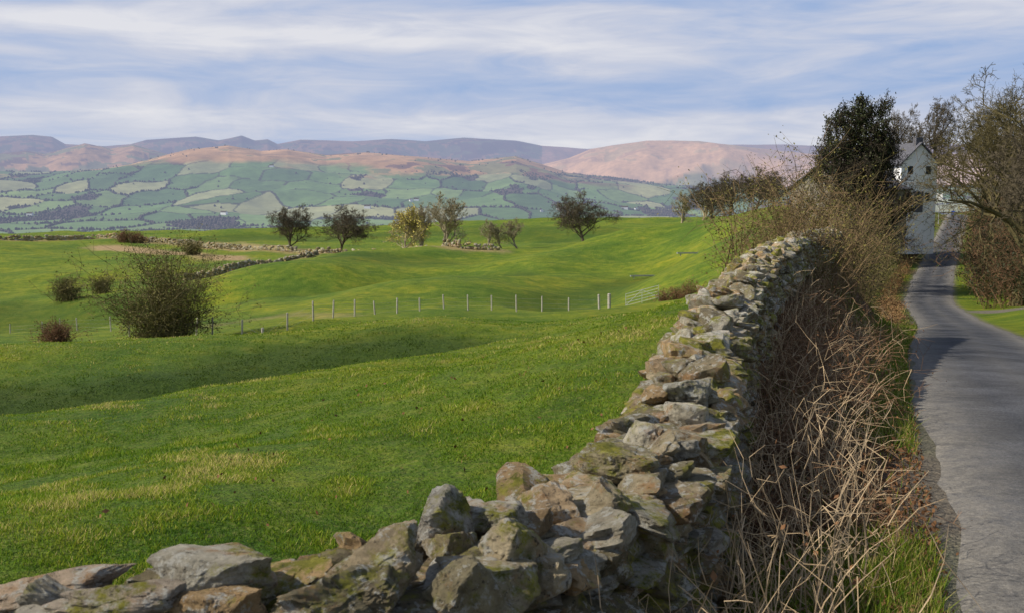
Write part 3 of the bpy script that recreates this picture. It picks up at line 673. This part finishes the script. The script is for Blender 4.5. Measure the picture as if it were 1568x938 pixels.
a.append(A0+[0,0,.2]);bb.append((A0+A1)/2+[0,0,1.08]);a.append(A1+[0,0,.2]);bb.append((A0+A1)/2+[0,0,1.08])
V,Fc=tubes(a,bb,np.full(len(a),.018),np.full(len(a),.018),6);mobj('field_gate',V,Fc,metal)
def box(c,h):
    c=np.array(c);h=np.array(h);o=np.array([[x,y,z] for x in(-1,1) for y in(-1,1) for z in(-1,1)]);f=np.array([[0,1,3,2],[4,6,7,5],[0,4,5,1],[2,3,7,6],[0,2,6,4],[1,5,7,3]])
    return c+o*h,f
for (u,v,d) in ((990,408,108),(1062,400,104)):
    c0=onG(u,v,d);parts=[box((0,0,.22),(1.75,.12,.015)),box((0,-.13,.27),(1.75,.012,.06)),box((0,.13,.27),(1.75,.012,.06))]
    for sx_ in(-1,1): parts+=[box((sx_*1.77,0,.26),(.012,.14,.07)),box((sx_*1.4,-.1,.08),(.025,.025,.125)),box((sx_*1.4,.1,.08),(.025,.025,.125))]
    V,Fc=join(parts);obj('feed_trough',mesh('feed_trough',V,Fc,metal),None,c0,.12)
# ---------- buildings ----------
white=simple('whitewash',(.80,.80,.79),(.9,.9,.89),2)
slate=simple('slate_roof',(.07,.07,.08),(.14,.14,.16),6)
glass=simple('window_glass',(.02,.025,.03),(.05,.06,.07),2,.2)
stonew=simple('stone_render',(.16,.14,.11),(.30,.27,.22),5)
def house(name,loc,rz,w,l,h,rh,wm,win=True,sc=1):
    o=bpy.data.objects.new(name,None);COL.objects.link(o);o.location=loc;o.rotation_euler=(0,0,rz);o.scale=(sc,)*3
    V=np.array([[-w/2,0,-4],[w/2,0,-4],[w/2,0,h],[0,0,h+rh],[-w/2,0,h],[-w/2,l,-4],[w/2,l,-4],[w/2,l,h],[0,l,h+rh],[-w/2,l,h]],float)
    F4=np.array([[0,5,9,4],[1,2,7,6],[0,1,2,4],[6,5,9,7]]);mobj('walls',V,F4,wm,parent=o)
    mobj('gables',V[[2,3,4,7,8,9]]*1,np.array([[0,1,2],[3,5,4]]),wm,parent=o)
    e=.3;t=.14;sl=rh/(w/2);parts=[]
    for s_ in(-1,1):
        Q=[]
        for dz in(0.02,t):
            for yy in(-e,l+e): Q+= [[0,yy,h+rh+dz],[s_*(w/2+e),yy,h-e*sl+dz]]
        parts.append((np.array(Q),np.array([[0,1,3,2],[4,6,7,5],[0,4,5,1],[2,3,7,6],[1,5,7,3],[0,2,6,4]])))
    for yy in(.5,l-.5): parts.append(box((0,yy,h+rh+.15),(.35,.3,.45)))
    V,Fc=join(parts);mobj('roof',V,Fc,slate,parent=o)
    if win:
        parts=[]
        for z in([1.5,4.0] if h>4 else[1.4]):
            for xx in(-w*.25,w*.25): parts.append(box((xx,0,z),(.25,.03,.38)))
            for yy in np.arange(1.8,l-1,3): parts+= [box((-w/2,yy,z),(.03,.45,.6)),box((w/2,yy,z),(.03,.45,.6))]
        V,Fc=join(parts);mobj('windows',V,Fc,glass,parent=o)
        fr=[box((-w*.0,0,1),(.5,.05,1.0))];V,Fc=join(fr);mobj('door',V,Fc,slate,parent=o)
    return o
p=P(1406,300,96);house('white_farmhouse',(p[0],p[1],-2.2),.15,3.7,7,4.7,1.8,white)
p=P(1262,300,92);house('stone_barn',(p[0]-.5,p[1],-1.6),-.9,6,11,1.7,2.0,stonew,False)
whz=haze_mat('hazed_far_white',False,(.5,.5,.48))
for (u,v,d,s_,rz) in ((347,323,3300,1.2,1.2),(630,303,3700,1.1,.3),(641,302,3750,1.,1.5),(567,308,3500,1.2,1.4),(962,299,3700,1.3,1.3),(975,300,3700,1,.2),(860,302,3600,1.1,1.0),(830,306,3500,1,.1),(50,330,3200,1.1,1.4),(420,290,4300,1,1.5),(1010,292,4000,1.1,.9)):
    p=P(u,v,d);z=float(HF(p[0],p[1]));house('distant_farmhouse',(p[0],p[1],z+1),rz,9,18,6,3.5,whz,False,s_)
def rp(y,off): 
    xc_=np.interp(y,dy,dX);return np.array([xc_+off*CA,y-off*SA,float(np.interp(y,dy,dZ))])
o=bpy.data.objects.new('traffic_sign',None);COL.objects.link(o);p=rp(138,-2.0);o.location=p;o.rotation_euler=(0,0,-.4)
V,Fc=tubes([[0,0,-.3]],[[0,0,4.2]],np.array([.06]),np.array([.06]),8);mobj('post',V,Fc,metal,parent=o)
V,Fc=box((0,-.09,3.7),(.4,.02,.55));mobj('panel',V,Fc,white,parent=o)
pe=bpy.data.objects.new('pedestrian',None);COL.objects.link(pe);p=rp(142,-.3);pe.location=(p[0],p[1],p[2]+.03);pe.rotation_euler=(0,0,-.4)
def skin2(name,vs,es,rs,mat):
    me=bpy.data.meshes.new(name);me.from_pydata(vs,es,[]);o=bpy.data.objects.new(name,me);COL.objects.link(o);o.parent=pe
    o.modifiers.new('Skin','SKIN')
    try:
        sv=me.skin_vertices[0].data
        for i,r_ in enumerate(rs): sv[i].radius=(r_,r_)
        sv[0].use_root=True
    except Exception:
        o.modifiers.clear();a=np.array([vs[i] for i,j in es]);b_=np.array([vs[j] for i,j in es])
        V,Fc=tubes(a,b_,np.array([rs[i] for i,j in es]),np.array([rs[j] for i,j in es]),10)
        me2=mesh(name,V,Fc,mat);o.data=me2;return o
    md=o.modifiers.new('Sub','SUBSURF');md.levels=1;md.render_levels=1;me.materials.append(mat);return o
skin2('jacket',[(0,0,.95),(0,0,1.2),(0,0,1.42),(0,0,1.52),(-.2,0,1.42),(-.27,.05,1.15),(-.24,-.12,.92),(.2,0,1.42),(.27,-.05,1.15),(.24,.1,.92)],[(0,1),(1,2),(2,3),(2,4),(4,5),(5,6),(2,7),(7,8),(8,9)],[.17,.18,.17,.07,.08,.055,.045,.08,.055,.045],simple('blue_jacket',(.02,.08,.40),(.04,.12,.5),3))
skin2('trousers',[(0,0,.92),(-.1,0,.85),(-.11,-.12,.48),(-.11,-.1,.06),(.1,0,.85),(.11,.1,.48),(.11,.22,.08)],[(0,1),(1,2),(2,3),(0,4),(4,5),(5,6)],[.15,.11,.075,.05,.11,.075,.05],slate)
skin2('head',[(0,0,1.52),(0,0,1.6),(0,-.01,1.7)],[(0,1),(1,2)],[.06,.09,.085],simple('skin_tone',(.4,.25,.18),(.5,.32,.24),5))
# ---------- light ----------
AZ=math.radians(-97);EL=math.radians(38)
sd=Vector((math.sin(AZ)*math.cos(EL),math.cos(AZ)*math.cos(EL),math.sin(EL)))
sl=bpy.data.lights.new('sun','SUN');sl.energy=5.0;sl.angle=math.radians(.6);sl.color=(1,.92,.79)
so=bpy.data.objects.new('sun',sl);COL.objects.link(so);so.rotation_euler=(-sd).to_track_quat('-Z','Y').to_euler()
wd_=bpy.data.worlds.new('World');bpy.context.scene.world=wd_;wd_.use_nodes=True;nt=wd_.node_tree
bg=nt.nodes['Background'];bg.inputs[1].default_value=.1
sky=N(nt,'ShaderNodeTexSky',sky_type='NISHITA',sun_disc=False);sky.sun_elevation=EL;sky.sun_rotation=AZ
tc=N(nt,'ShaderNodeTexCoord').outputs['Generated'];sx=N(nt,'ShaderNodeSeparateXYZ');nt.links.new(tc,sx.inputs[0])
def cvec(a,b_,zs,oz=0):
    c=N(nt,'ShaderNodeCombineXYZ');nt.links.new(math_(nt,'MULTIPLY',sx.outputs[0],a),c.inputs[0]);nt.links.new(math_(nt,'MULTIPLY',sx.outputs[1],b_),c.inputs[1]);nt.links.new(math_(nt,'ADD',math_(nt,'MULTIPLY',sx.outputs[2],zs),oz),c.inputs[2]);return c.outputs[0]
n1=N(nt,'ShaderNodeTexNoise');n1.inputs['Scale'].default_value=1;n1.inputs['Detail'].default_value=5;n1.inputs['Roughness'].default_value=.5;n1.inputs['Distortion'].default_value=.7;nt.links.new(cvec(2.2,2.2,15,9.1),n1.inputs['Vector'])
n2=N(nt,'ShaderNodeTexNoise');n2.inputs['Scale'].default_value=1;n2.inputs['Detail'].default_value=8;n2.inputs['Roughness'].default_value=.6;n2.inputs['Distortion'].default_value=1.0;nt.links.new(cvec(7,7,42,1.3),n2.inputs['Vector'])
cf=math_(nt,'ADD',math_(nt,'MULTIPLY',n1.outputs['Fac'],.74),math_(nt,'MULTIPLY',n2.outputs['Fac'],.26))
cl=ramp(nt,cf,[(.38,(.33,.46,.73)),(.46,(.46,.545,.75)),(.53,(.61,.645,.77)),(.62,(.80,.80,.85))])
vm=N(nt,'ShaderNodeVectorMath',operation='SCALE');nt.links.new(cl,vm.inputs[0]);vm.inputs['Scale'].default_value=9.7
fac=ramp(nt,sx.outputs[2],[(0.0,.95),(.2,.93),(.36,.25)])
nt.links.new(mix(nt,fac,sky.outputs[0],vm.outputs[0]),bg.inputs[0])
# ---------- camera ----------
cd=bpy.data.cameras.new('camera');co=bpy.data.objects.new('camera',cd);COL.objects.link(co)
cd.sensor_width=36;cd.lens=F/1568*36;cd.clip_end=30000;cd.clip_start=.05
co.rotation_euler=(math.radians(90)-PITCH,0,0)
cd.dof.use_dof=True;cd.dof.focus_distance=11;cd.dof.aperture_fstop=8
sc=bpy.context.scene;sc.camera=co;sc.view_settings.view_transform='Standard';sc.view_settings.look='None';sc.view_settings.exposure=0
print('OK verts',sum(len(m.vertices) for m in bpy.data.meshes))
